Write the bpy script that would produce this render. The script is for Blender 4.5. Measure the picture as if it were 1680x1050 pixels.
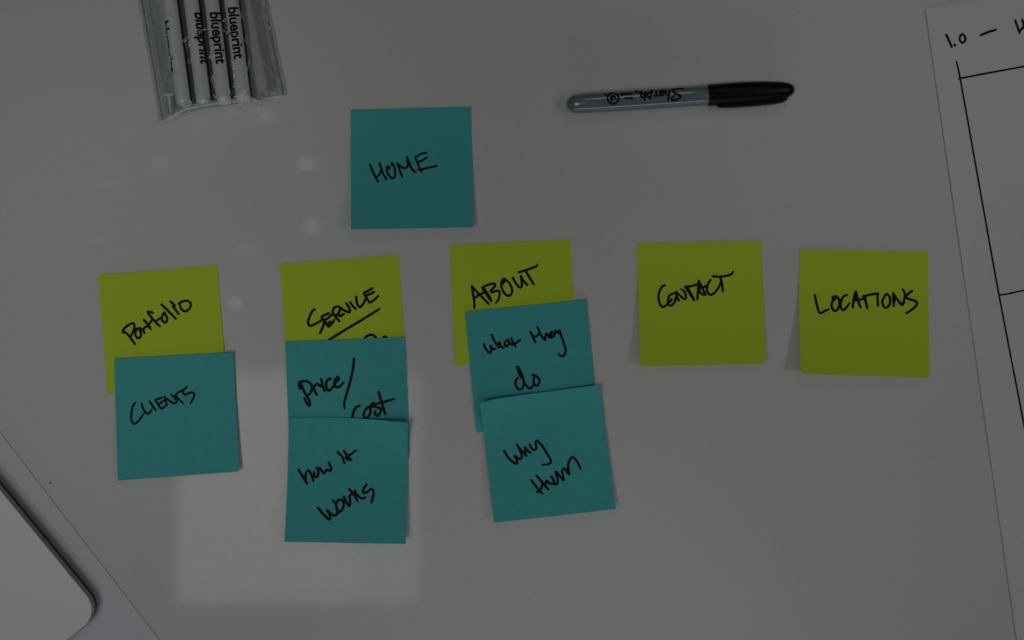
import bpy, math, random
from mathutils import Vector, noise
random.seed(7)
scene = bpy.context.scene
for o in list(bpy.data.objects): bpy.data.objects.remove(o)

# ------------------------------------------------------------------ camera, world, lamps, exposure
H = 0.62                      # camera height above the table top (metres)
S = 0.645 / 1680              # metres on the table per photo unit
cam_d = bpy.data.cameras.new('camera'); cam = bpy.data.objects.new('camera', cam_d)
scene.collection.objects.link(cam); scene.camera = cam
cam.location = (0, 0, H); cam_d.sensor_width = 36; cam_d.lens = 36 * H / 0.645
cam_d.clip_start = 0.01; cam_d.clip_end = 50

world = bpy.data.worlds.new('World'); scene.world = world; world.use_nodes = True
wn = world.node_tree; bg = wn.nodes['Background']     # dim room: pale ceiling overhead, darker walls towards the horizon
wt = wn.nodes.new('ShaderNodeTexCoord'); ws = wn.nodes.new('ShaderNodeSeparateXYZ'); wr = wn.nodes.new('ShaderNodeMapRange')
wr.interpolation_type = 'SMOOTHSTEP'; wr.inputs[1].default_value = 0.05; wr.inputs[2].default_value = 0.95
wr.inputs[3].default_value = 0.01; wr.inputs[4].default_value = 0.052
wn.links.new(wt.outputs['Generated'], ws.inputs[0]); wn.links.new(ws.outputs['Z'], wr.inputs[0]); wn.links.new(wr.outputs[0], bg.inputs['Strength'])
bg.inputs['Color'].default_value = (0.95, 0.98, 1.0, 1)

def lamp(name, x, y, z, sx, sy, power, col=(1, 1, 1), shape='RECTANGLE', aim=None):
    d = bpy.data.lights.new(name, 'AREA'); d.shape = shape; d.size = sx
    if shape == 'RECTANGLE': d.size_y = sy
    d.energy = power; d.color = col
    o = bpy.data.objects.new(name, d); scene.collection.objects.link(o); o.location = (x, y, z)
    if aim is not None:
        o.rotation_euler = (Vector(aim) - Vector((x, y, z))).to_track_quat('-Z', 'Y').to_euler()
    return o
# ceiling panel mirrored in the glossy table at lower left, then the room's other panels and window
lamp('ceiling_panel', -0.568 - 0.0925, -0.446, 2.0, 0.464, 0.617, 7.5, (1, 0.99, 0.97))
lamp('ceiling_panel', -0.568 + 0.232, -0.446, 2.0, 0.185, 0.617, 2.2, (1, 0.99, 0.97))
lamp('ceiling_panel_far', 0.35, 1.45, 2.0, 0.6, 0.6, 2.9, (0.93, 0.97, 1.0), aim=(0, 0, 0))
lamp('ceiling_panel_right', 1.75, -0.3, 2.0, 0.5, 0.5, 5.2, (1, 0.98, 0.95), aim=(0, 0, 0))
lamp('south_window', 0.3, -2.6, 0.65, 2.4, 0.35, 13.0, (0.78, 0.91, 1.0), aim=(0, 0, 0.1))
def spot(name, loc, aim, power, deg, soft, col):  # unseen fill spots, added to pool light around a dimmer top centre
    d = bpy.data.lights.new(name, 'SPOT'); d.energy = power; d.spot_size = math.radians(deg); d.spot_blend = 1.0
    d.shadow_soft_size = soft; d.color = col
    o = bpy.data.objects.new(name, d); C0_ = scene.collection; C0_.objects.link(o); o.location = loc
    o.rotation_euler = (Vector(aim) - Vector(loc)).to_track_quat('-Z', 'Y').to_euler()
spot('fill_spot_right', (1.6, -0.5, 2.0), (0.29, -0.06, 0), 21, 12.5, 0.16, (1, 0.98, 0.95))
spot('fill_spot_left', (-0.75, -1.3, 2.0), (-0.27, 0.02, 0), 31, 11.5, 0.09, (1, 0.99, 0.96))
spot('fill_spot_near', (0.5, -1.7, 2.0), (0.03, -0.24, 0), 34, 11, 0.09, (1, 0.99, 0.96))
spot('fill_spot_far_left', (-1.6, 0.5, 2.0), (-0.32, 0.20, 0), 5.5, 10, 0.09, (1, 0.99, 0.96))
spot('fill_spot_far_right', (1.7, 0.4, 2.0), (0.26, 0.22, 0), 27, 11, 0.09, (1, 0.99, 0.96))
K = (H + 2.0) / H  # small unseen lamps, added so the table mirrors glints around the pouch
for px, py, r, e in ((172,306,20,1.0),(264,270,20,.9),(206,215,20,.8),(436,191,26,1.0),(504,268,24,1.5),
                     (512,371,24,1.3),(399,412,20,1.1),(387,498,24,1.2),(160,394,20,1.0),(352,243,16,.6),(418,300,14,.3)):
    dd = 0.5 * r * S * K
    lamp('glint_lamp', (px-840)*S*K, (525-py)*S*K, 2.0, dd, dd, 0.018*e*(r/20)**2, (1, 0.98, 0.93), 'DISK')

scene.view_settings.view_transform = 'Standard'; scene.view_settings.look = 'None'
scene.view_settings.exposure = -1.27; scene.view_settings.gamma = 1
scene.render.engine = 'CYCLES'

# ------------------------------------------------------------------ helpers
C = scene.collection
def P(px, py, z=0.0):
    k = S * (H - z) / H
    return ((px - 840) * k, (525 - py) * k, z)
def mesh(name, verts, faces, mat, parent=None, smooth=False):
    me = bpy.data.meshes.new(name); me.from_pydata(verts, [], faces); me.update()
    if smooth: me.polygons.foreach_set('use_smooth', [True] * len(me.polygons))
    me.materials.append(mat)
    o = bpy.data.objects.new(name, me); C.objects.link(o)
    if parent is not None:
        o.parent = parent; o.matrix_parent_inverse = parent.matrix_world.inverted()
    return o
def thing(name, label, cat, loc=(0, 0, 0), group=None):
    o = bpy.data.objects.new(name, None); C.objects.link(o); o.location = loc
    o.empty_display_size = 0.02
    o['label'] = label; o['category'] = cat
    if group: o['group'] = group
    bpy.context.view_layer.update()
    return o

def mat(name, col, rough=0.6, spec=0.5, noise_amt=0.0, nscale=300, bump=0.0, bscale=1500, col2=None, metal=0.0, coat=0.0, bdist=0.0002):
    m = bpy.data.materials.new(name); m.use_nodes = True; nt = m.node_tree; b = nt.nodes['Principled BSDF']
    b.inputs['Base Color'].default_value = (*col, 1); b.inputs['Roughness'].default_value = rough
    b.inputs['Specular IOR Level'].default_value = spec; b.inputs['Metallic'].default_value = metal
    b.inputs['Coat Weight'].default_value = coat; b.inputs['Coat Roughness'].default_value = 0.08
    tc = nt.nodes.new('ShaderNodeTexCoord')
    if noise_amt > 0 or col2:
        n = nt.nodes.new('ShaderNodeTexNoise'); n.inputs['Scale'].default_value = nscale; n.inputs['Detail'].default_value = 4
        nt.links.new(tc.outputs['Object'], n.inputs['Vector'])
        r = nt.nodes.new('ShaderNodeMapRange'); r.inputs[1].default_value = 0.3; r.inputs[2].default_value = 0.7
        nt.links.new(n.outputs['Fac'], r.inputs[0])
        mx = nt.nodes.new('ShaderNodeMix'); mx.data_type = 'RGBA'
        c2 = col2 or tuple(c * (1 - noise_amt) for c in col)
        mx.inputs[6].default_value = (*col, 1); mx.inputs[7].default_value = (*c2, 1)
        nt.links.new(r.outputs[0], mx.inputs[0]); nt.links.new(mx.outputs[2], b.inputs['Base Color'])
    if bump > 0:
        n2 = nt.nodes.new('ShaderNodeTexNoise'); n2.inputs['Scale'].default_value = bscale; n2.inputs['Detail'].default_value = 3
        nt.links.new(tc.outputs['Object'], n2.inputs['Vector'])
        bp = nt.nodes.new('ShaderNodeBump'); bp.inputs['Strength'].default_value = bump; bp.inputs['Distance'].default_value = bdist
        nt.links.new(n2.outputs['Fac'], bp.inputs['Height']); nt.links.new(bp.outputs[0], b.inputs['Normal'])
    return m

# table: satin white laminate, blotchy tint at several scales
def table_material():
    m = mat('white_laminate', (0.70, 0.70, 0.675), rough=0.066, spec=0.16)
    nt = m.node_tree; b = nt.nodes['Principled BSDF']; tc = nt.nodes.new('ShaderNodeTexCoord')
    prev = None
    for sc, det, c1, c2, f in ((9, 3, (0.705, 0.705, 0.70), (0.68, 0.695, 0.678), None), (330, 4, (1.045, 1.0, 1.03), (0.965, 1.0, 0.955), 1), (1900, 1, (1.03, 1.03, 1.03), (0.97, 0.97, 0.97), 1)):
        n = nt.nodes.new('ShaderNodeTexNoise'); n.inputs['Scale'].default_value = sc; n.inputs['Detail'].default_value = det
        nt.links.new(tc.outputs['Object'], n.inputs['Vector'])
        r = nt.nodes.new('ShaderNodeMapRange'); r.inputs[1].default_value = 0.36; r.inputs[2].default_value = 0.64
        nt.links.new(n.outputs['Fac'], r.inputs[0])
        mx = nt.nodes.new('ShaderNodeMix'); mx.data_type = 'RGBA'
        mx.inputs[6].default_value = (*c1, 1); mx.inputs[7].default_value = (*c2, 1); nt.links.new(r.outputs[0], mx.inputs[0])
        if prev is None: prev = mx.outputs[2]
        else:
            mu = nt.nodes.new('ShaderNodeMix'); mu.data_type = 'RGBA'; mu.blend_type = 'MULTIPLY'; mu.inputs[0].default_value = 1
            nt.links.new(prev, mu.inputs[6]); nt.links.new(mx.outputs[2], mu.inputs[7]); prev = mu.outputs[2]
    nt.links.new(prev, b.inputs['Base Color'])
    n2 = nt.nodes.new('ShaderNodeTexNoise'); n2.inputs['Scale'].default_value = 60; n2.inputs['Detail'].default_value = 2
    nt.links.new(tc.outputs['Object'], n2.inputs['Vector'])
    bp = nt.nodes.new('ShaderNodeBump'); bp.inputs['Strength'].default_value = 0.35; bp.inputs['Distance'].default_value = 0.00006
    nt.links.new(n2.outputs['Fac'], bp.inputs['Height']); nt.links.new(bp.outputs[0], b.inputs['Normal'])
    return m
M_table = table_material()
M_teal = mat('teal_note_paper', (0.084, 0.515, 0.515), 0.75, 0.25, 0.06, 200, 0.25, 1800)
M_lime = mat('lime_note_paper', (0.62, 0.80, 0.042), 0.75, 0.25, 0.0, 260, 0.25, 1800, col2=(0.56, 0.81, 0.040))
M_paper = mat('white_paper', (0.74, 0.74, 0.79), 0.8, 0.2, 0.04, 300, 0.2, 1500)
M_ink = mat('black_ink', (0.006, 0.006, 0.006), 0.6, 0.2)
M_barrel = mat('grey_marker_barrel', (0.17, 0.212, 0.24), 0.22, 0.8, 0.08, 120, coat=0.8)
M_cap = mat('black_cap_plastic', (0.003, 0.003, 0.003), 0.38, 0.2)
M_flank_shade = mat('painted_flank_shade', (0.02, 0.022, 0.025), 0.5, 0.3)  # painted shade for the pens' right flanks
M_pen = mat('white_pen_plastic', (0.76, 0.77, 0.79), 0.3, 0.5, 0.03, 80, coat=0.3)
M_lid = mat('white_shell', (0.86, 0.87, 0.88), 0.45, 0.35, 0.015, 400)
M_base = mat('dark_base_edge', (0.07, 0.07, 0.075), 0.5, 0.3)
M_side = mat('grey_shell_edge', (0.42, 0.43, 0.44), 0.45, 0.4, 0.1, 200)
M_seam = mat('dark_gap', (0.012, 0.012, 0.013), 0.6, 0.3)
M_crumb = mat('dark_crumb', (0.05, 0.045, 0.04), 0.8, 0.3)

def clear_material(name, tint, base_refl, white=0.0, bump=0.6, bscale=90):
    m = bpy.data.materials.new(name); m.use_nodes = True; nt = m.node_tree; nt.nodes.clear()
    out = nt.nodes.new('ShaderNodeOutputMaterial'); tr = nt.nodes.new('ShaderNodeBsdfTransparent'); gl = nt.nodes.new('ShaderNodeBsdfGlossy')
    tr.inputs[0].default_value = (*tint, 1); gl.inputs['Roughness'].default_value = 0.06; gl.inputs[0].default_value = (0.9, 0.95, 1, 1)
    lw = nt.nodes.new('ShaderNodeLayerWeight'); lw.inputs['Blend'].default_value = 0.25
    ma = nt.nodes.new('ShaderNodeMath'); ma.operation = 'ADD'; ma.use_clamp = True; ma.inputs[1].default_value = base_refl
    m1 = nt.nodes.new('ShaderNodeMixShader')
    tc = nt.nodes.new('ShaderNodeTexCoord'); n = nt.nodes.new('ShaderNodeTexNoise'); n.inputs['Scale'].default_value = bscale; n.inputs['Detail'].default_value = 3
    bp = nt.nodes.new('ShaderNodeBump'); bp.inputs['Strength'].default_value = bump; bp.inputs['Distance'].default_value = 0.0012
    L = nt.links.new
    L(tc.outputs['Object'], n.inputs['Vector']); L(n.outputs['Fac'], bp.inputs['Height']); L(bp.outputs[0], gl.inputs['Normal'])
    mm = nt.nodes.new('ShaderNodeMath'); mm.operation = 'MULTIPLY'; mm.inputs[1].default_value = 0.6
    L(lw.outputs['Fresnel'], mm.inputs[0]); L(mm.outputs[0], ma.inputs[0])
    L(ma.outputs[0], m1.inputs[0]); L(tr.outputs[0], m1.inputs[1]); L(gl.outputs[0], m1.inputs[2])
    last = m1
    if white > 0:
        df = nt.nodes.new('ShaderNodeBsdfDiffuse'); df.inputs[0].default_value = (0.82, 0.86, 0.88, 1)
        m2 = nt.nodes.new('ShaderNodeMixShader'); m2.inputs[0].default_value = white
        L(m1.outputs[0], m2.inputs[1]); L(df.outputs[0], m2.inputs[2]); last = m2
    L(last.outputs[0], out.inputs[0])
    return m
M_film = clear_material('clear_film', (0.90, 0.915, 0.915), 0.015)
M_weld = clear_material('welded_film', (0.93, 0.95, 0.95), 0.04, 0.30)
M_seam_glint = clear_material('seam_glint_film', (0.95, 0.96, 0.96), 0.06, 0.78)  # near-white film for the bottom seam and for painted glints
M_darkweld = clear_material('thick_film_edge', (0.72, 0.75, 0.76), 0.04, 0.0)

# ribbons: smooth strokes laid on a surface given by zf(px, py)
def smooth_line(pts, step=1.0):
    if len(pts) < 3:
        P_ = [pts[0]] + list(pts) + [pts[-1]]
    else: P_ = [pts[0]] + list(pts) + [pts[-1]]
    closed = len(pts) > 3 and pts[0] == pts[-1]
    if closed: P_[0] = pts[-2]; P_[-1] = pts[1]
    out = []
    for i in range(1, len(P_) - 2):
        p0, p1, p2, p3 = P_[i-1], P_[i], P_[i+1], P_[i+2]
        n = max(2, int(math.dist(p1, p2) / step))
        for k in range(n):
            t = k / n
            out.append(tuple(0.5 * (2*p1[c] + (p2[c]-p0[c])*t + (2*p0[c]-5*p1[c]+4*p2[c]-p3[c])*t*t + (3*p1[c]-p0[c]-3*p2[c]+p3[c])*t**3) for c in (0, 1)))
    out.append(tuple(pts[-1])); return out
def ribbon(V, F, pts, w, zf, rise, pos=None, wob=0.10, taper=True):
    pos = pos or (lambda x, y, dz: P(x, y, zf(x, y) + dz))
    if len(pts) == 1:
        x, y = pts[0]; n = 14; b = len(V); rr = w * 0.62
        V.append(pos(x, y, rise))
        for k in range(n): V.append(pos(x + rr*math.cos(2*math.pi*k/n), y + rr*math.sin(2*math.pi*k/n), rise))
        for k in range(n): F.append((b, b+1+(k+1) % n, b+1+k))
        return
    L = smooth_line(pts); n = len(L); rows = []
    ph = random.uniform(0, 100)
    for i, (x, y) in enumerate(L):
        a = L[max(0, i-1)]; c = L[min(n-1, i+1)]
        dx, dy = c[0]-a[0], c[1]-a[1]; l = math.hypot(dx, dy) or 1; dx /= l; dy /= l
        ww = w * 0.5 * (1 + wob * noise.noise((ph + i*0.16, 0.3, 0)))
        if taper and i > n*0.8: ww *= 1 - 0.18*(i - n*0.8)/(n*0.2)
        rows.append((x, y, dx, dy, ww))
    def row(x, y, nx, ny, ww):
        b = len(V)
        V.append(pos(x + nx*ww, y + ny*ww, rise)); V.append(pos(x, y, rise)); V.append(pos(x - nx*ww, y - ny*ww, rise)); return b
    seq = []
    x, y, dx, dy, ww = rows[0]
    for a in (85, 60, 30): 
        r = math.radians(a); seq.append(row(x - dx*ww*math.sin(r), y - dy*ww*math.sin(r), -dy, dx, ww*math.cos(r)))
    for (x, y, dx, dy, ww) in rows: seq.append(row(x, y, -dy, dx, ww))
    x, y, dx, dy, ww = rows[-1]
    for a in (30, 60, 85):
        r = math.radians(a); seq.append(row(x + dx*ww*math.sin(r), y + dy*ww*math.sin(r), -dy, dx, ww*math.cos(r)))
    for a, b in zip(seq, seq[1:]):
        F.append((a, b, b+1, a+1)); F.append((a+1, b+1, b+2, a+2))
def writing(name, crop, strokes, w, zf, parent, m=None, rise=0.00012, pos=None):
    w *= 1.12; x0, y0, k = crop; V = []; F = []
    for i, s in enumerate(strokes):
        ribbon(V, F, [(x0 + a/k, y0 + b/k) for a, b in s], w, zf, rise + 0.000003*i, pos)
    return mesh(name, V, F, m or M_ink, parent)

# ------------------------------------------------------------------ the table
def slab(name, x0, x1, y0, y1, z0, z1, m):
    v = [(x, y, z) for z in (z0, z1) for x, y in ((x0,y0),(x1,y0),(x1,y1),(x0,y1))]
    f = [(0,3,2,1),(4,5,6,7),(0,1,5,4),(1,2,6,5),(2,3,7,6),(3,0,4,7)]
    return mesh(name, v, f, m)
t = slab('table_top', -0.95, 0.95, -0.6, 0.6, -0.028, 0.0, M_table); t['kind'] = 'structure'
t['label'] = 'white laminate table top that everything lies on'

# ------------------------------------------------------------------ sticky notes
def inv_bilinear(c, x, y):
    (x0,y0),(x1,y1),(x2,y2),(x3,y3) = c       # TL TR BR BL
    u = v = 0.5
    for _ in range(8):
        fx = (1-u)*(1-v)*x0 + u*(1-v)*x1 + u*v*x2 + (1-u)*v*x3 - x
        fy = (1-u)*(1-v)*y0 + u*(1-v)*y1 + u*v*y2 + (1-u)*v*y3 - y
        a = (1-v)*(x1-x0) + v*(x2-x3); b = (1-u)*(x3-x0) + u*(x2-x1)
        cc = (1-v)*(y1-y0) + v*(y2-y3); d = (1-u)*(y3-y0) + u*(y2-y1)
        det = a*d - b*cc
        u -= (d*fx - b*fy)/det; v -= (a*fy - cc*fx)/det
    return u, v
GROUP = 'sticky notes laid out as a site map'
def sticky(label, corners, m, base, lift, cornerlift=(0,0,0,0), warp=None, tilt=0.0, toplift=0.0):
    """base: height of the glued top strip, lift: rise of the free bottom edge, cornerlift: extra at TL TR BR BL"""
    sd = random.uniform(0, 50)
    def z(u, v):
        u = min(1.05, max(-.05, u)); v = min(1.05, max(-.05, v))
        zz = base + lift * max(0, v - 0.15)**1.7 / 0.76 + tilt * (u-0.5) * v
        for (cu, cv), L in zip(((0,0),(1,0),(1,1),(0,1)), cornerlift):
            if L: 
                d = max(0, 1 - (abs(u-cu)/ (0.62 if L > 0.002 else 0.5) + abs(v-cv)/(0.34 if L > 0.002 else 0.6)))
                zz += L * d**1.9
        zz += toplift * math.exp(-max(0, v)/0.07)
        zz += 0.00025 * v * noise.noise((u*2.2 + sd, v*2.2, 0))
        return zz
    def zf(px, py): return z(*inv_bilinear(corners, px, py))
    N = 44
    (x0,y0),(x1,y1),(x2,y2),(x3,y3) = corners
    top = []; px_ = []
    for j in range(N+1):
        v = j/N
        for i in range(N+1):
            u = i/N
            x = (1-u)*(1-v)*x0 + u*(1-v)*x1 + u*v*x2 + (1-u)*v*x3
            y = (1-u)*(1-v)*y0 + u*(1-v)*y1 + u*v*y2 + (1-u)*v*y3
            if warp: 
                wx, wy = warp(u, v); x += wx; y += wy
            top.append(P(x, y, z(u, v)))
    V = list(top); F = []
    W = N+1
    for j in range(N):
        for i in range(N):
            a = j*W+i; F.append((a, a+W, a+W+1, a+1))
    nb = len(V); th = 0.00012
    V += [(x, y, zz-th) for x, y, zz in top]
    for j in range(N):
        for i in range(N):
            a = nb + j*W+i; F.append((a, a+1, a+W+1, a+W))
    nsm = len(F)
    loop = [i for i in range(W)] + [j*W+N for j in range(1, W)] + [N*W+i for i in range(N-1, -1, -1)] + [j*W for j in range(N-1, 0, -1)]
    b = len(V); n = len(loop)
    for i in loop: V.append(top[i])
    for i in loop: V.append((top[i][0], top[i][1], top[i][2]-th))
    for k in range(n):
        k2 = (k+1) % n; F.append((b+k, b+k2, b+n+k2, b+n+k))
    cx = sum(c[0] for c in corners)/4; cy = sum(c[1] for c in corners)/4
    g = thing('sticky_note', label, 'sticky note', P(cx, cy, base), GROUP)
    sh = mesh('sheet', V, F, m, g, smooth=True)
    return g, zf

# HOME
g, zf = sticky('teal sticky note reading HOME, alone above the two rows', ((575.5,180),(773,174.5),(776.5,373),(576,376.5)), M_teal, 0.0004, 0.0085, (0,0,0.0,0.001), tilt=-0.001)
writing('handwriting', (600,240,12.923), [[(90,385),(150,540),(215,665),(260,755)],[(225,645),(275,620),(315,560),(325,500)],[(290,355),(325,460),(375,590),(440,705)],
 [(510,475),(470,425),(448,470),(470,580),(520,650),(570,680),(620,630),(620,520),(600,420),(560,350)],[(560,350),(545,395),(590,400)],
 [(665,365),(700,450),(740,560),(775,640)],[(665,365),(700,390),(760,440),(830,465),(885,430),(890,350),(878,225)],[(878,225),(910,320),(960,440),(1000,510),(1060,550)],
 [(1280,140),(1200,150),(1110,200),(1050,245),(1090,320),(1125,420),(1170,520)],[(1110,330),(1180,310),(1300,235)],[(1110,500),(1180,495),(1300,460),(1515,415)],[(1150,480),(1185,535)]], 3.3, zf, g)

# Portfolio
g, zf = sticky('lime green sticky note reading Portfolio, half under the CLIENTS note', ((161,451),(357,435),(372,631),(176.3,647)), M_lime, 0.0003, 0.0010)
writing('handwriting', (190,475,10.5), [[(130,745),(120,710),(180,640),(290,580),(318,620),(310,690),(260,810)],[(130,720),(190,760),(245,825),(335,945)],
 [(360,680),(335,740),(350,810),(395,840),(435,790),(420,720),(385,670),(350,690)],[(385,665),(440,680),(480,720),(495,750)],[(475,700),(490,660),(530,635)],
 [(485,525),(550,600),(600,685)],[(530,640),(570,600),(625,520)],[(555,620),(585,650)],[(635,400),(580,385),(550,395),(620,490),(690,570),(760,635)],[(690,545),(790,480)],
 [(835,395),(805,450),(790,510),(820,555),(850,570),(885,530),(870,460),(835,400)],[(790,260),(900,370),(1035,505)],[(940,205),(1020,280)],[(985,290),(1085,425)],
 [(1085,245),(1150,205),(1230,195),(1290,240),(1280,310),(1220,370),(1160,365),(1115,310),(1100,250)]], 3.7, zf, g)

# CLIENTS
g, zf = sticky('teal sticky note reading CLIENTS, laid over the lower half of the Portfolio note', ((187.6,588.5),(382.5,578),(392.3,773.5),(193.3,788.5)), M_teal, 0.0017, 0.0032, (0,0.0008,0,0))
writing('handwriting', (200,625,12.923), [[(275,465),(225,560),(200,700),(200,820),(260,910),(340,860),(410,770),(460,700)],[(420,490),(450,590),(500,670),(550,695),(600,660),(635,610)],
 [(590,435),(650,530),(720,625)],[(850,355),(780,375),(715,410),(760,480),(800,550),(840,590),(890,560),(915,530)],[(800,490),(850,440),(890,420)],
 [(905,330),(930,430),(960,520)],[(920,370),(980,400),(1050,450),(1120,475),(1165,435),(1120,360),(1045,290)],[(1130,300),(1200,380),(1290,470)],
 [(1140,300),(1200,240),(1290,200),(1340,160),(1375,120)],[(1300,215),(1295,260),(1340,290),(1420,260),(1500,245),(1535,290),(1510,370),(1455,475)]], 3.3, zf, g)

# SERVICE
g, zf = sticky('lime green sticky note reading SERVICE, underlined, topmost of its column of three', ((458.6,433),(654.2,418),(668.5,617),(472.5,631)), M_lime, 0.0003, 0.0008, (0,0,0.0,0))
writing('handwriting', (495,465,10.5), [[(220,450),(180,480),(130,590),(110,680),(150,730),(250,690),(350,630),(390,615)],[(390,640),(360,760),(315,860)],
 [(465,515),(400,545),(345,580),(400,660),(460,740),(520,690),(560,625)],[(410,630),(460,590),(520,540)],[(450,690),(490,660)],[(530,490),(580,570),(645,650)],
 [(530,490),(560,420),(620,400),(660,430),(640,510),(590,550)],[(610,535),(670,560),(725,525)],[(660,410),(740,470),(820,495),(825,440),(765,335)],
 [(835,325),(880,390),(930,440)],[(940,230),(945,310),(970,380),(1010,405),(1060,350),(1105,260)],[(1215,85),(1140,130),(1075,170),(1120,250),(1170,325),(1240,290),(1320,215)],
 [(1120,200),(1180,180),(1250,145)],[(1080,950),(1130,905),(1210,885),(1270,925),(1290,975)],[(1410,925),(1440,915),(1475,960)]], 4.0, zf, g)
writing('underline', (495,465,10.5), [[(440,995),(700,830),(1000,650),(1340,440)]], 4.0, zf, g)

# price / cost
g, zf = sticky('teal sticky note reading price / cost, between SERVICE and how it works', ((468,560.5),(664.2,553),(672.3,750),(475.5,757)), M_teal, 0.0014, 0.0006, (0,0.0003,0,0))
writing('handwriting', (480,580,9.13), [[(115,530),(100,480),(110,430),(200,415),(275,460),(290,520),(270,590),(230,630)],[(120,440),(170,560),(230,670),(255,720),(250,785),(210,740),(175,665)],
 [(320,490),(330,560),(365,620)],[(300,500),(325,490),(365,455),(430,500)],[(430,385),(450,480),(480,565)],[(570,375),(520,400),(500,470),(520,540),(550,555),(600,510),(630,460)],
 [(640,440),(690,390),(680,350),(640,390),(625,450),(650,500),(700,500),(765,435)],[(660,380),(650,430)],[(918,80),(905,230),(860,430),(800,640),(775,740),(780,820)],
 [(1005,780),(950,810),(910,880),(895,970)],[(1140,800),(1080,860),(1065,930),(1100,970),(1150,920),(1170,850),(1140,800)],[(1150,800),(1210,740)],
 [(1215,745),(1185,790),(1250,800),(1320,830),(1310,890),(1270,930),(1230,900),(1240,860)],[(1290,580),(1330,720),(1390,910)],[(1220,760),(1340,735),(1520,680)]], 4.0, zf, g)

# how it works
def warp_how(u, v): 
    c = max(0, (u-0.35)/0.65)**2 * max(0, 1 - v/0.3)
    return (-1.0*c - 2.0*math.sin(math.pi*v)*0 + 2.2*math.sin(math.pi*min(1, v*1.0))*0.9*(1-u), 4.5*c*0 )
g, zf = sticky('teal sticky note reading how it works, lowest of its column, top right corner curled', ((473.8,685.5),(669,693.5),(665.6,892.5),(466.3,889)), M_teal, 0.0023, 0.0082, (0,0.0105,0,0),
    warp=lambda u, v: (1.5*math.sin(math.pi*v)*(1-u*0.5), -3.6*math.sin(math.pi*u)*max(0, 1-v*2.5)))
writing('handwriting', (480,725,7.78), [[(75,355),(130,440),(185,535)],[(170,490),(165,420),(200,365),(235,410),(265,500)],[(275,390),(280,440),(310,450),(330,400),(320,340),(300,330)],
 [(345,335),(380,380),(405,400),(440,355),(480,370),(495,335),(460,260)],[(575,130),(615,170)],[(635,190),(662,270)],[(655,115),(700,180),(745,230),(700,225),(680,195),(740,160),(810,110)],
 [(325,840),(390,920),(465,990),(480,950),(440,870),(490,920),(545,940),(575,890),(550,800),(515,745)],[(560,780),(590,740),(640,750),(655,810),(620,880),(580,890),(555,830)],
 [(655,700),(690,770),(725,820),(735,750),(725,700),(760,660)],[(725,605),(780,670),(830,755)],[(800,625),(800,650),(850,700),(890,725),(930,705)],
 [(945,545),(905,600),(905,650),(950,640),(1010,600),(1035,650),(1020,730),(1005,775)]], 3.9, zf, g)

# ABOUT
g, zf = sticky('lime green sticky note reading ABOUT, topmost of its column below HOME', ((737.5,401.4),(936.3,392.6),(946,591),(746.6,600)), M_lime, 0.0003, 0.0010)
writing('handwriting', (765,425,12.354), [[(165,990),(160,850),(135,700),(115,550)],[(115,550),(190,640),(300,750),(455,910)],[(180,780),(270,720),(390,670)],[(320,580),(400,700),(510,860)],[(345,580),(430,700),(500,810)],
 [(320,580),(450,520),(570,500),(580,550),(500,640),(530,670),(630,640),(675,680),(670,760),(640,840),(600,885)],
 [(740,500),(790,430),(770,400),(720,450),(710,560),(750,660),(810,730),(880,740),(930,660),(910,560),(860,470),(790,410)],
 [(945,380),(990,470),(1060,560),(1110,570),(1130,510),(1100,340)],[(1110,350),(1160,440),(1240,530)],[(1070,265),(1200,230),(1340,180),(1420,150),(1440,115)],[(1205,250),(1280,370),(1370,515)]], 3.8, zf, g)

# what they do
g, zf = sticky('teal sticky note reading what they do, between the ABOUT and why them notes', ((762.8,511.4),(962.4,491.5),(981.5,690),(781.8,709.3)), M_teal, 0.0016, 0.0006, (0,0.0006,0,0))
writing('handwriting', (785,530,9.13), [[(80,320),(110,390),(165,445),(195,410),(180,340),(220,390),(260,385)],[(195,175),(250,290),(310,370)],[(290,340),(310,290),(340,350),(375,375)],
 [(445,250),(400,280),(395,330),(430,345),(460,300),(440,260)],[(490,230),(520,290),(555,350)],[(460,290),(500,320),(560,300),(625,250)],[(780,135),(820,220),(855,290)],
 [(820,200),(870,200),(910,150)],[(885,60),(930,170),(995,260)],[(1000,250),(1005,190),(1020,160),(1060,210),(1095,220)],[(1060,215),(1090,180),(1100,130),(1075,160),(1085,215),(1130,200)],
 [(1130,205),(1155,115),(1190,150),(1215,110)],[(1215,110),(1260,250),(1305,390),(1290,470),(1250,500),(1200,465)],
 [(590,820),(560,860),(560,930),(600,995),(650,980),(680,910),(660,800),(585,650),(600,740),(640,820)],[(660,800),(690,900),(770,980),(820,930)],
 [(810,775),(870,800),(915,860),(890,930),(850,930),(825,870),(835,810)]], 3.7, zf, g)

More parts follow.
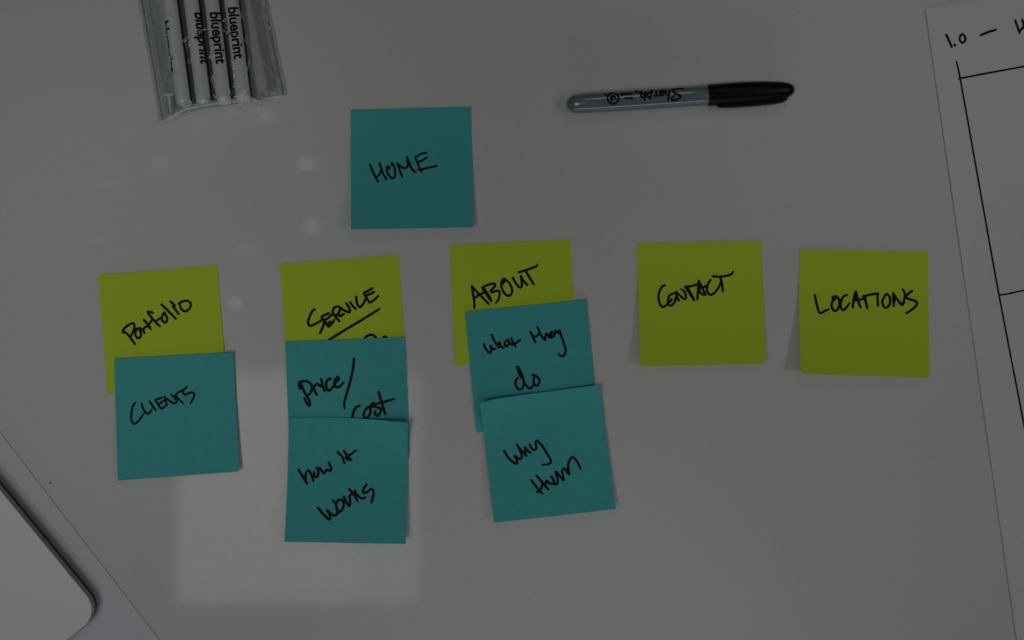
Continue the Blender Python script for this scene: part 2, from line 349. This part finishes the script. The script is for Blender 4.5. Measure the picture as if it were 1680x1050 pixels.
# why them
g, zf = sticky('teal sticky note reading why them, lowest of its column, top left corner curled', ((787.5,658),(984,631.8),(1010.8,835.2),(810.7,857.9)), M_teal, 0.0026, 0.0055, (0.0062,0.0018,0,0), toplift=0.0021,
    warp=lambda u, v: (0.0, 3.5*max(0, 1-u/0.18)**2*max(0, 1-v*3) - 0.8*math.sin(math.pi*u)*max(0, 1-v*3)))
writing('handwriting', (815,710,10), [[(120,300),(200,420),(320,510),(330,450),(295,375),(350,420),(400,425),(410,370),(365,260)],[(335,200),(400,290),(490,380)],[(470,330),(465,240),(500,290),(560,330)],
 [(540,200),(570,250),(610,285),(650,250),(635,170),(660,130),(740,210),(830,350),(890,460),(870,505),(800,525),(750,522)],[(570,780),(650,890),(750,1000)],[(665,970),(720,930),(745,860),(740,820)],
 [(655,710),(760,830),(850,935)],[(800,850),(820,790),(870,830),(930,840)],[(900,720),(940,800),(950,830)],
 [(930,840),(985,840),(1000,780),(970,640),(1030,710),(1095,780),(1085,700),(1075,630),(1110,590),(1185,680),(1170,560),(1190,460),(1245,405),(1310,460),(1380,600)]], 3.8, zf, g)

# CONTACT
g, zf = sticky('lime green sticky note reading CONTACT, standing alone to the right of ABOUT', ((1044.5,399),(1249.7,395),(1256.8,597.3),(1050.4,600.8)), M_lime, 0.0004, 0.0085, (0,0,0,0.0008))
writing('handwriting', (1070,435,11.586), [[(240,385),(190,410),(140,500),(120,620),(150,740),(200,795),(280,750),(360,660)],[(370,650),(310,720),(300,650),(340,570),(440,530),(460,570),(440,660),(400,740),(340,770),(300,740)],
 [(460,510),(470,600),(510,675)],[(460,510),(530,580),(620,645),(645,600),(610,500),(550,455)],[(630,410),(700,520),(800,670)],[(665,415),(730,530),(790,640)],[(630,410),(740,400),(860,365)],
 [(860,650),(870,500),(885,300)],[(885,300),(950,430),(1020,570)],[(890,320),(900,500),(980,570)],[(900,420),(950,430),(1040,390)],
 [(1110,280),(1060,360),(1040,470),(1080,550),(1130,560),(1210,500),(1280,390),(1300,320)],[(1150,210),(1280,220),(1420,200),(1510,170),(1535,125)],[(1295,230),(1330,370),(1345,500)]], 3.7, zf, g)

# LOCATIONS
g, zf = sticky('lime green sticky note reading LOCATIONS, rightmost of the row beside the drawn sheet', ((1312.2,408.5),(1522.6,412.7),(1524.6,619.7),(1313.6,613.2)), M_lime, 0.0004, 0.0095, (0,0,0,0.001),
    warp=lambda u, v: (-1.8*math.sin(math.pi*v)*(1-u), 0))
writing('handwriting', (1325,465,8.842), [[(105,170),(130,290),(160,400),(190,430),(250,400),(305,375)],[(400,230),(360,210),(400,185),(450,220),(460,300),(440,370),(390,400),(350,340),(360,260),(400,220)],
 [(570,170),(520,190),(490,250),(480,340),(520,385),(570,340),(605,290)],[(655,345),(670,220),(700,115)],[(700,115),(730,240),(770,350)],[(670,250),(730,240),(820,220)],[(695,150),(680,240)],[(705,160),(715,230)],
 [(810,180),(840,260),(865,360)],[(830,190),(855,290)],[(810,190),(900,165),(1020,145)],[(1020,145),(1015,230),(1022,325)],
 [(1150,155),(1110,200),(1085,270),(1110,340),(1150,350),(1190,300),(1195,210),(1150,155)],[(1250,325),(1245,230),(1240,145)],[(1240,145),(1300,230),(1370,310),(1400,250),(1410,150),(1380,85)],
 [(1260,190),(1262,260)],[(1515,110),(1460,150),(1430,200),(1480,230),(1550,250),(1590,290),(1540,360),(1430,435)]], 3.8, zf, g)

# ------------------------------------------------------------------ sheets of paper
def sheet(o_px, ex, ey, wx, wy, z0, parent, wav=0.0004, nx=40, ny=50, name='page'):
    """o_px corner in photo units, ex / ey unit directions, sizes in photo units"""
    sd = random.uniform(0, 30)
    def zf(px, py): return z0 + wav * (0.5 + 0.5*noise.noise((px*0.004 + sd, py*0.004, 0)))
    V = []; F = []; th = 0.0001
    for k in (0, 1):
        for j in range(ny+1):
            for i in range(nx+1):
                x = o_px[0] + ex[0]*wx*i/nx + ey[0]*wy*j/ny; y = o_px[1] + ex[1]*wx*i/nx + ey[1]*wy*j/ny
                V.append(P(x, y, zf(x, y) - k*th))
    W = nx+1; n1 = W*(ny+1)
    for j in range(ny):
        for i in range(nx):
            a = j*W+i; F.append((a, a+W, a+W+1, a+1)); F.append((n1+a, n1+a+1, n1+a+W+1, n1+a+W))
    loop = [i for i in range(W)] + [j*W+nx for j in range(1, ny+1)] + [ny*W+i for i in range(nx-1, -1, -1)] + [j*W for j in range(ny-1, 0, -1)]
    for k in range(len(loop)):
        a, b = loop[k], loop[(k+1) % len(loop)]; F.append((a, b, n1+b, n1+a))
    return mesh(name, V, F, M_paper, parent), zf
ey = Vector((150, 1035)).normalized(); ex = Vector((ey.y, -ey.x))
g = thing('drawing_sheet', 'white sheet with a hand drawn wireframe and the heading 1.0 at right edge', 'paper', P(1700, 500, 0))
pg, zf = sheet((1518.4, 14.5), ex, ey, 727, 1125, 0.0006, g)
writing('handwriting', (1540,20,9.543), [[(120,355),(160,440),(205,545)],[(252,518)],[(370,345),(335,380),(335,440),(375,480),(415,440),(410,380),(370,345)],
  [(660,360),(780,310),(900,275)],[(1200,130),(1235,230),(1270,325)],[(1270,290),(1320,240),(1350,180)],[(1310,120),(1345,230),(1380,300)]], 3.6, zf, g)
writing('frame_line', (0,0,1), [[(1569,101.5),(1575.3,128.7),(1598.8,260),(1623.8,400),(1639,483.6),(1656,573),(1680,697),(1712,870),(1740,1010)]], 2.7, zf, g)
writing('frame_line', (0,0,1), [[(1573.5,129),(1620,120),(1680,109),(1900,68),(2150,25)]], 2.9, zf, g, rise=0.00016)
writing('frame_line', (0,0,1), [[(1639,484.5),(1660,481),(1680,476.5),(1900,435),(2180,388)]], 2.6, zf, g, rise=0.00016)

e1 = Vector((261, 340)).normalized(); e2 = Vector((-e1.y, e1.x))
g = thing('blank_sheet', 'blank white sheet of paper lying under the pale laptop at lower left', 'paper', P(60, 950, 0))
sheet((-330, 280), e1, e2, 1125, 760, 0.0004, g, wav=0.0002)

# ------------------------------------------------------------------ pale laptop at the lower left
d1 = Vector((0.635, 0.773)).normalized(); d2 = Vector((-d1.y, d1.x))
def rounded_slab(name, inset, z0, z1, bev_t, bev_b, m, parent, rad=36, ztop_ref=0.0112):
    kk = (H - ztop_ref) / H
    rings = []
    n = 5
    for k in range(n+1):
        a = math.pi/2*k/n; rings.append((inset + bev_b*(1-math.sin(a)), z0 + bev_b*(1-math.cos(a))))
    for k in range(n+1):
        a = math.pi/2*k/n; rings.append((inset + bev_t*(1-math.cos(a)), z1 - bev_t*(1-math.sin(a))))
    C0 = Vector((165.5, 1004.8)); LX, LY = 846, 590
    V = []; F = []; seg = 14; sizes = None
    for ins, z in rings:
        i_px = ins / S; r = max(3, rad - i_px)
        ring = []
        for (cx, cy, a0) in ((-1, 1, 0), (0, 1, 0), (0, 0, 0), (-1, 0, 0)): pass
        # corner centres in (a along -d1, b along d2)
        for q, (ca, cb) in enumerate(((rad, rad), (LX-rad, rad), (LX-rad, LY-rad), (rad, LY-rad))):
            ang0 = math.pi/2 * [2, 3, 0, 1][q]
            # q0 corner near C0: outward direction (-a,-b)
            for s_ in range(seg+1):
                th = ang0 + math.pi/2*s_/seg
                if q == 0: th = math.pi + math.pi/2*s_/seg
                if q == 1: th = 1.5*math.pi + math.pi/2*s_/seg
                if q == 2: th = 0 + math.pi/2*s_/seg
                if q == 3: th = 0.5*math.pi + math.pi/2*s_/seg
                a = ca + r*math.cos(th); b = cb + r*math.sin(th)
                p = C0 - d1*a + d2*b
                ring.append(((p.x-840)*S*kk, (525-p.y)*S*kk, z))
        sizes = len(ring); V += ring
    R = len(rings)
    for k in range(R-1):
        for i in range(sizes):
            j = (i+1) % sizes; F.append((k*sizes+i, k*sizes+j, (k+1)*sizes+j, (k+1)*sizes+i))
    F.append(tuple(range((R-1)*sizes, R*sizes))); F.append(tuple(reversed(range(sizes))))
    o = mesh(name, V, F, m, parent)
    return o
g = thing('laptop', 'slim pale closed laptop with a rounded corner at the lower left edge', 'laptop', P(60, 1000, 0))
rounded_slab('base', 0.0006, 0.0012, 0.0056, 0.0004, 0.0016, M_base, g)
rounded_slab('lid_gap', 0.0010, 0.0054, 0.0066, 0.0001, 0.0001, M_seam, g)
rounded_slab('lid_rim', 0.0, 0.0064, 0.0108, 0.0003, 0.0005, M_side, g)
rounded_slab('lid', 0.0003, 0.01075, 0.0112, 0.0003, 0.0001, M_lid, g)

# ------------------------------------------------------------------ black capped marker
def lathe(name, prof, frame, m, parent, seg=40):
    """prof: (distance along axis, radius); frame: origin, axis, right, up"""
    O, A, B, U = frame; V = []; F = []
    for s_, r in prof:
        for k in range(seg):
            th = 2*math.pi*k/seg; p = O + A*s_ + B*(r*math.cos(th)) + U*(r*math.sin(th)); V.append(tuple(p))
    for i in range(len(prof)-1):
        for k in range(seg):
            k2 = (k+1) % seg; F.append((i*seg+k, (i+1)*seg+k, (i+1)*seg+k2, i*seg+k2))
    F.append(tuple(range(seg))); F.append(tuple(reversed(range((len(prof)-1)*seg, len(prof)*seg))))
    return mesh(name, V, F, m, parent, smooth=True)
R0 = 0.00625; zc = 0.0068
a0 = Vector(P(929, 171.5, zc)); a1 = Vector(P(1303, 147.0, zc)); ax = (a1-a0).normalized(); up = Vector((0,0,1)); rt = ax.cross(up)  # rt points down the picture
FR = (a0, ax, rt, up)
km = S*(H-zc)/H
g = thing('marker_pen', 'grey permanent marker with a black clip cap lying right of HOME', 'marker pen', P(1116, 160, 0))
lathe('barrel', [(d*km, r*km) for d, r in ((0,0.5),(0.5,4),(2,7.5),(4.5,10.3),(8,12.6),(13,14.6),(20,15.7),(30,16.1),(60,16.3),(120,16.4),(200,16.4),(233,16.3),(237,15.2))], FR, M_barrel, g, 64)
prof = ((231.5,15.6),(231.5,16.9),(233,17.2),(250,17.5),(275,17.8),(300,17.6),(325,16.4),(345,14.7),(358,13.0),(365,11.4),(370,9.0),(373,5.8),(374.3,2.4),(374.6,0.3))
lathe('cap', [(d*km, r*km) for d, r in prof], FR, M_cap, g, 48)
# clip: a tapering bar on the lower side of the cap
Vc = []; Fc = []
cl = ((247,17.3,19.8,3.0),(250,17.0,21.5,4.6),(270,17.2,22.8,4.8),(310,16.4,22.6,5.2),(340,14.0,21.4,5.6),(354,12.0,20.0,5.4),(361,8.0,16.5,4.6),(364,6.5,12.0,3.6))
for d, ri, ro, hw in cl:
    for r, h in ((ri, -hw), (ri, hw), (ro-1, hw), (ro, hw-1.2), (ro, -hw+1.2), (ro-1, -hw)):
        Vc.append(tuple(a0 + ax*(d*km) + rt*(r*km) + up*(h*km)))
nn = 6
for i in range(len(cl)-1):
    for k in range(nn):
        k2 = (k+1) % nn; Fc.append((i*nn+k, i*nn+k2, (i+1)*nn+k2, (i+1)*nn+k))
Fc.append(tuple(range(nn))); Fc.append(tuple(reversed(range((len(cl)-1)*nn, len(cl)*nn))))
mesh('clip', Vc, Fc, M_cap, g)
def marker_pos(x, y, dz):
    q = Vector(P(x, y, zc)) - a0; s_ = q.dot(ax); t_ = max(-0.98*R0, min(0.98*R0, q.dot(rt)))
    rr = 16.4*km + dz; th = math.asin(t_/ (16.4*km+1e-9)) if abs(t_) < 16.3*km else math.copysign(1.5, t_)
    return tuple(a0 + ax*s_ + rt*(rr*math.sin(th)) + up*(rr*math.cos(th)))
circ = [(270 + 100*math.cos(t*math.pi/8), 275 + 100*math.sin(t*math.pi/8)) for t in range(17)]; circ[-1] = circ[0]
writing('lettering', (980,140,11.2), [[(1550,90),(1480,90),(1400,105),(1350,140),(1400,190),(1500,235),(1460,285),(1370,310),(1330,280),(1380,240)],[(1265,310),(1290,220),(1300,120)],[(1285,220),(1245,205),(1225,130)],
 [(1200,140),(1150,140),(1150,220),(1195,210),(1180,150)],[(1130,150),(1120,230),(1080,230)],[(1060,160),(1050,235),(1010,225)],[(990,120),(960,200),(950,280)],[(960,190),(915,175),(900,245),(950,265)],
 [(870,170),(862,250)],[(840,298)],[(840,190),(795,190),(780,250),(825,262),(840,225),(770,165)],[(790,150),(740,175)],[(710,140),(680,160)]], 3.2, None, g, pos=marker_pos, rise=0.00005)
writing('printed_mark', (980,140,11.2), [circ,[(225,310),(240,245),(290,240),(315,285)],[(265,275),(250,310)],[(140,205)]], 3.1, None, g, pos=marker_pos, rise=0.00005)
writing('printed_mark', (980,140,11.2), [[(430,215),(460,198),(610,192)],[(500,280),(622,275)]], 3.6, None, g, pos=marker_pos, rise=0.00006)

# ------------------------------------------------------------------ clear pouch with four white pens
fontcurve = bpy.data.curves.new('lettering_source', 'FONT'); fontcurve.body = 'blueprint'; fontcurve.size = 1.0
fontcurve.offset = 0.032; fontcurve.resolution_u = 4; fontcurve.space_character = 0.98
fo = bpy.data.objects.new('lettering_source', fontcurve); C.objects.link(fo)
dg = bpy.context.evaluated_depsgraph_get(); tm = bpy.data.meshes.new_from_object(fo.evaluated_get(dg))
import bmesh
bm = bmesh.new(); bm.from_mesh(tm); bmesh.ops.triangulate(bm, faces=bm.faces)
for _ in range(5):
    es = [e for e in bm.edges if e.calc_length() > 0.09]
    if not es: break
    bmesh.ops.subdivide_edges(bm, edges=es, cuts=1); bmesh.ops.triangulate(bm, faces=bm.faces)
TV = [v.co.copy() for v in bm.verts]; TF = [tuple(v.index for v in f.verts) for f in bm.faces]; bm.free()
bpy.data.objects.remove(fo); bpy.data.meshes.remove(tm)
tx0 = min(v.x for v in TV); tx1 = max(v.x for v in TV)
RP = 0.0051; zp = 0.0055; kp = S*(H-zp)/H
pens = [((303.5,175),(280,0), 274.4,37.7, -64, 'white pen printed blueprint, leftmost in the pouch with its lettering turned away'),
        ((336.5,174),(315,0), 324.6,24, 50, 'second white pen from the left in the pouch, blueprint lettering rolled to its right side'),
        ((369.5,171.5),(348.5,0), 354,24, 14, 'third white pen from the left in the clear pouch, blueprint lettering facing up'),
        ((401.5,168.5),(381,0), 385.4,15.7, 4, 'rightmost white pen in the clear pouch, blueprint lettering starting highest')]
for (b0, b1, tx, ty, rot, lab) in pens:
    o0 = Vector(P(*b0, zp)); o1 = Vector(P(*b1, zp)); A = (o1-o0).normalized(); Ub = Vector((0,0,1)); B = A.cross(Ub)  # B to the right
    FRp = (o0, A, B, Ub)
    g = thing('pen', lab, 'pen', tuple(o0 - Vector((0,0,zp))), 'white printed pens in the clear pouch')
    lathe('barrel', [(0,0.0008),(0.0002,0.0030),(0.0008,0.0041),(0.0020,0.0047),(0.0040,RP),(0.09,RP),(0.0915,RP)], FRp, M_pen, g, 40)
    lathe('pen_cap', [(0.0912,0.0046),(0.0915,0.00515),(0.10,0.00515),(0.135,0.0048),(0.138,0.0042),(0.1395,0.0025),(0.1398,0.0003)], FRp, M_pen, g, 40)
    V = []; F = []; na = 8                              # shade painted as a dark strip down the right flank, deepening the gaps
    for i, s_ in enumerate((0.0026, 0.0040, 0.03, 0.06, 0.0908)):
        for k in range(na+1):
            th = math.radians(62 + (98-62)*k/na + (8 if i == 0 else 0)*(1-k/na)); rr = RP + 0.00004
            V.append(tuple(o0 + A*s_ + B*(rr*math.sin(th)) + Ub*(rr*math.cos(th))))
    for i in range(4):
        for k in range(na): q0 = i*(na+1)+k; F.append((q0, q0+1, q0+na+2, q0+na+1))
    mesh('flank_shade', V, F, M_flank_shade, g, smooth=True)
    # lettering: reads downwards (from far end to tip), letter tops towards +B
    q = Vector(P(tx, ty, zp)) - o0; s_start = q.dot(A); length = 85*kp; k = length/(tx1-tx0)
    V = []
    for v in TV:
        s_ = s_start - (v.x-tx0)*k; tt = (v.y-0.26)*k*1.02; th = math.radians(rot) + tt/RP; rr = RP + 0.00009
        V.append(tuple(o0 + A*s_ + B*(rr*math.sin(th)) + Ub*(rr*math.cos(th))))
    mesh('lettering', V, TF, M_ink, g)

# pouch
BLp, BRp, TRp, TLp = Vector((262,204)), Vector((472.5,156)), Vector((396,-215)), Vector((193,-190))
bot_off = ((0,0),(0.1,-9),(0.18,-13.5),(0.3,-13),(0.4,-10),(0.55,-7),(0.7,-4.5),(0.75,-0.5),(0.78,3.5),(0.83,1.0),(0.9,0),(1,0))
def lerp_tab(tab, x):
    for (xa, ya), (xb, yb) in zip(tab, tab[1:]):
        if x <= xb: return ya + (yb-ya)*(x-xa)/(xb-xa)
    return tab[-1][1]
def sst(a, b, x):
    x = max(0, min(1, (x-a)/(b-a))); return x*x*(3-2*x)
def pouch_px(a, b):
    lo = BLp.lerp(BRp, a); hi = TLp.lerp(TRp, a); p = lo.lerp(hi, b)
    p.y += lerp_tab(bot_off, a) * max(0, 1 - b/0.12); return p
def pouch_z(a, b):
    h = sst(0.03, 0.17, a) * (1 - sst(0.74, 0.98, a))
    ridge = 0.00035*math.cos((a-0.20)*2*math.pi/0.157) if 0.15 < a < 0.78 else 0
    e = sst(0.0, 0.055, b)
    cr = 0.0007*noise.noise((a*9, b*14, 1.3)) + 0.0004*noise.noise((a*22, b*40, 4.1))
    return 0.0006 + (0.0102*h + ridge)*e + max(-0.0004, cr)*(0.25 + 0.75*math.exp(-b/0.12)) * sst(0, 0.03, a)*(1-sst(0.97, 1, a)) + 0.0003
def grid_mesh(name, fz, m, parent, na=90, nb=90):
    V = []; F = []
    for j in range(nb+1):
        b = (j/nb)**1.8
        for i in range(na+1):
            a = i/na; p = pouch_px(a, b); V.append(P(p.x, p.y, fz(a, b)))
    W = na+1
    for j in range(nb):
        for i in range(na):
            q = j*W+i; F.append((q, q+1, q+W+1, q+W))
    return mesh(name, V, F, m, parent, smooth=True)
g = thing('clear_pouch', 'clear plastic pouch holding four white pens, cut off by the top edge', 'pouch', P(350, 100, 0))
grid_mesh('front_film', pouch_z, M_film, g)
grid_mesh('back_film', lambda a, b: 0.0003, M_film, g, 12, 12)
cor = ((TLp.x,TLp.y),(TRp.x,TRp.y),(BRp.x,BRp.y),(BLp.x,BLp.y))
def pzf(px, py):
    u, v = inv_bilinear(cor, px, py); u = max(0, min(1, u)); b = max(0, min(1, 1-v)); return pouch_z(u, b)
def film_ribbon(name, lines, m, rise=0.0002):
    V = []; F = []
    for w, pts in lines: ribbon(V, F, pts, w, pzf, rise, wob=0.5)
    return mesh(name, V, F, m, g)
def edge_pts(a, b0, b1, n=9): return [tuple(pouch_px(a, b0 + (b1-b0)*i/n)) for i in range(n+1)]
film_ribbon('side_seam', [(3.0, edge_pts(0.012, 0, 1)), (1.2, edge_pts(0.045, 0.01, 1))], M_weld)
film_ribbon('side_seam', [(2.4, edge_pts(0.988, 0, 1)), (1.2, edge_pts(0.94, 0.03, 1)), (0.9, edge_pts(0.90, 0.04, 1))], M_weld)
film_ribbon('film_fold', [(5.5, edge_pts(0.085, 0.03, 1)), (3.2, edge_pts(0.965, 0.005, 1)), (2.0, edge_pts(0.03, 0.005, 1))], M_darkweld, 0.0001)
bp_ = [(263,203.5),(275,198),(290,189.5),(302,182.5),(320,178.5),(345,174),(370,171),(395,167.5),(410,166.5),(426,169.5)]
film_ribbon('bottom_seam', [(3.4, [(x+1, y-2.5) for x, y in bp_]), (1.8, [(300,188),(318,184),(345,178.5),(372,175),(400,170.5)]), (2.6, [(426,169.5),(433,164),(445,160.5),(460,158),(472,155.5)])], M_seam_glint)
film_ribbon('bottom_flap', [(7.0, [(x+1, y+2.2) for x, y in bp_[1:]]), (5.0, [(x, y-5.5) for x, y in bp_[2:-1]])], M_weld, 0.0001)
film_ribbon('thumb_notch', [(1.7, [(268,146),(269,134),(276,104),(288,80),(303,64),(323,53.5),(342,47.5),(360,48.5),(378,54.5),(395,62),(409.5,73),(430.5,100.5),(445,118),(462,142)]),
                            (1.0, [(283,88),(296,72),(311,61),(330,54)]), (1.1, [(409,76),(428,98),(440,114),(454,134)])], M_weld)
film_ribbon('crease_glint', [(4.2, [(271,155.5),(276,156),(282,154.5)]), (3.6, [(276.5,156),(277.5,164),(278.5,174)]), (2.2, [(278.5,172),(280,183)])], M_seam_glint, 0.0003)  # lamp glints on the creases, painted as white ribbons here and below
film_ribbon('crease_glint', [(1.6, [(436,149),(438,153),(436.5,157)]), (1.2, [(412,158),(418,163),(424,168)]), (1.4, [(426,169),(431,163.5)]), (1.3, [(443,151),(452,154),(459,158)]),
                       (1.2, [(462,156.5),(464.5,158)]), (2.0, [(383,141),(387,144)]), (1.6, [(372,145),(378,150)]), (2.2, [(308,167),(314,168)]), (2.0, [(323,164),(330,164)]), (1.6, [(352,160),(358,156)]),
                       (1.0, [(276,128),(278,136)]), (0.9, [(410,150),(404,128),(410,95)]), (2.0, [(384,159),(390,157.5),(396,159)])], M_seam_glint, 0.0003)

# ------------------------------------------------------------------ crumbs on the table
for (px, py, r), lab in (((83, 792, 1.5), 'tiny dark crumb on the bare table left of the CLIENTS note'), ((691, 704, 0.7), 'tiny dark crumb on the table right of the how it works note')):
    V = []; F = []; n1 = 8
    c = Vector(P(px, py, 0)); rr = r*S
    for j, (s_, h) in enumerate(((0.9, 0.0), (1.0, 0.4), (0.7, 0.9), (0.2, 1.2))):
        for k in range(n1):
            th = 2*math.pi*k/n1; q = rr*s_*random.uniform(0.8, 1.15); V.append((c.x+q*math.cos(th), c.y+q*math.sin(th), h*rr + 0.00002))
    for j in range(3):
        for k in range(n1): F.append((j*n1+k, j*n1+(k+1) % n1, (j+1)*n1+(k+1) % n1, (j+1)*n1+k))
    F.append(tuple(range(3*n1, 4*n1)))
    o = mesh('crumb', V, F, M_crumb); o['label'] = lab; o['category'] = 'crumb'
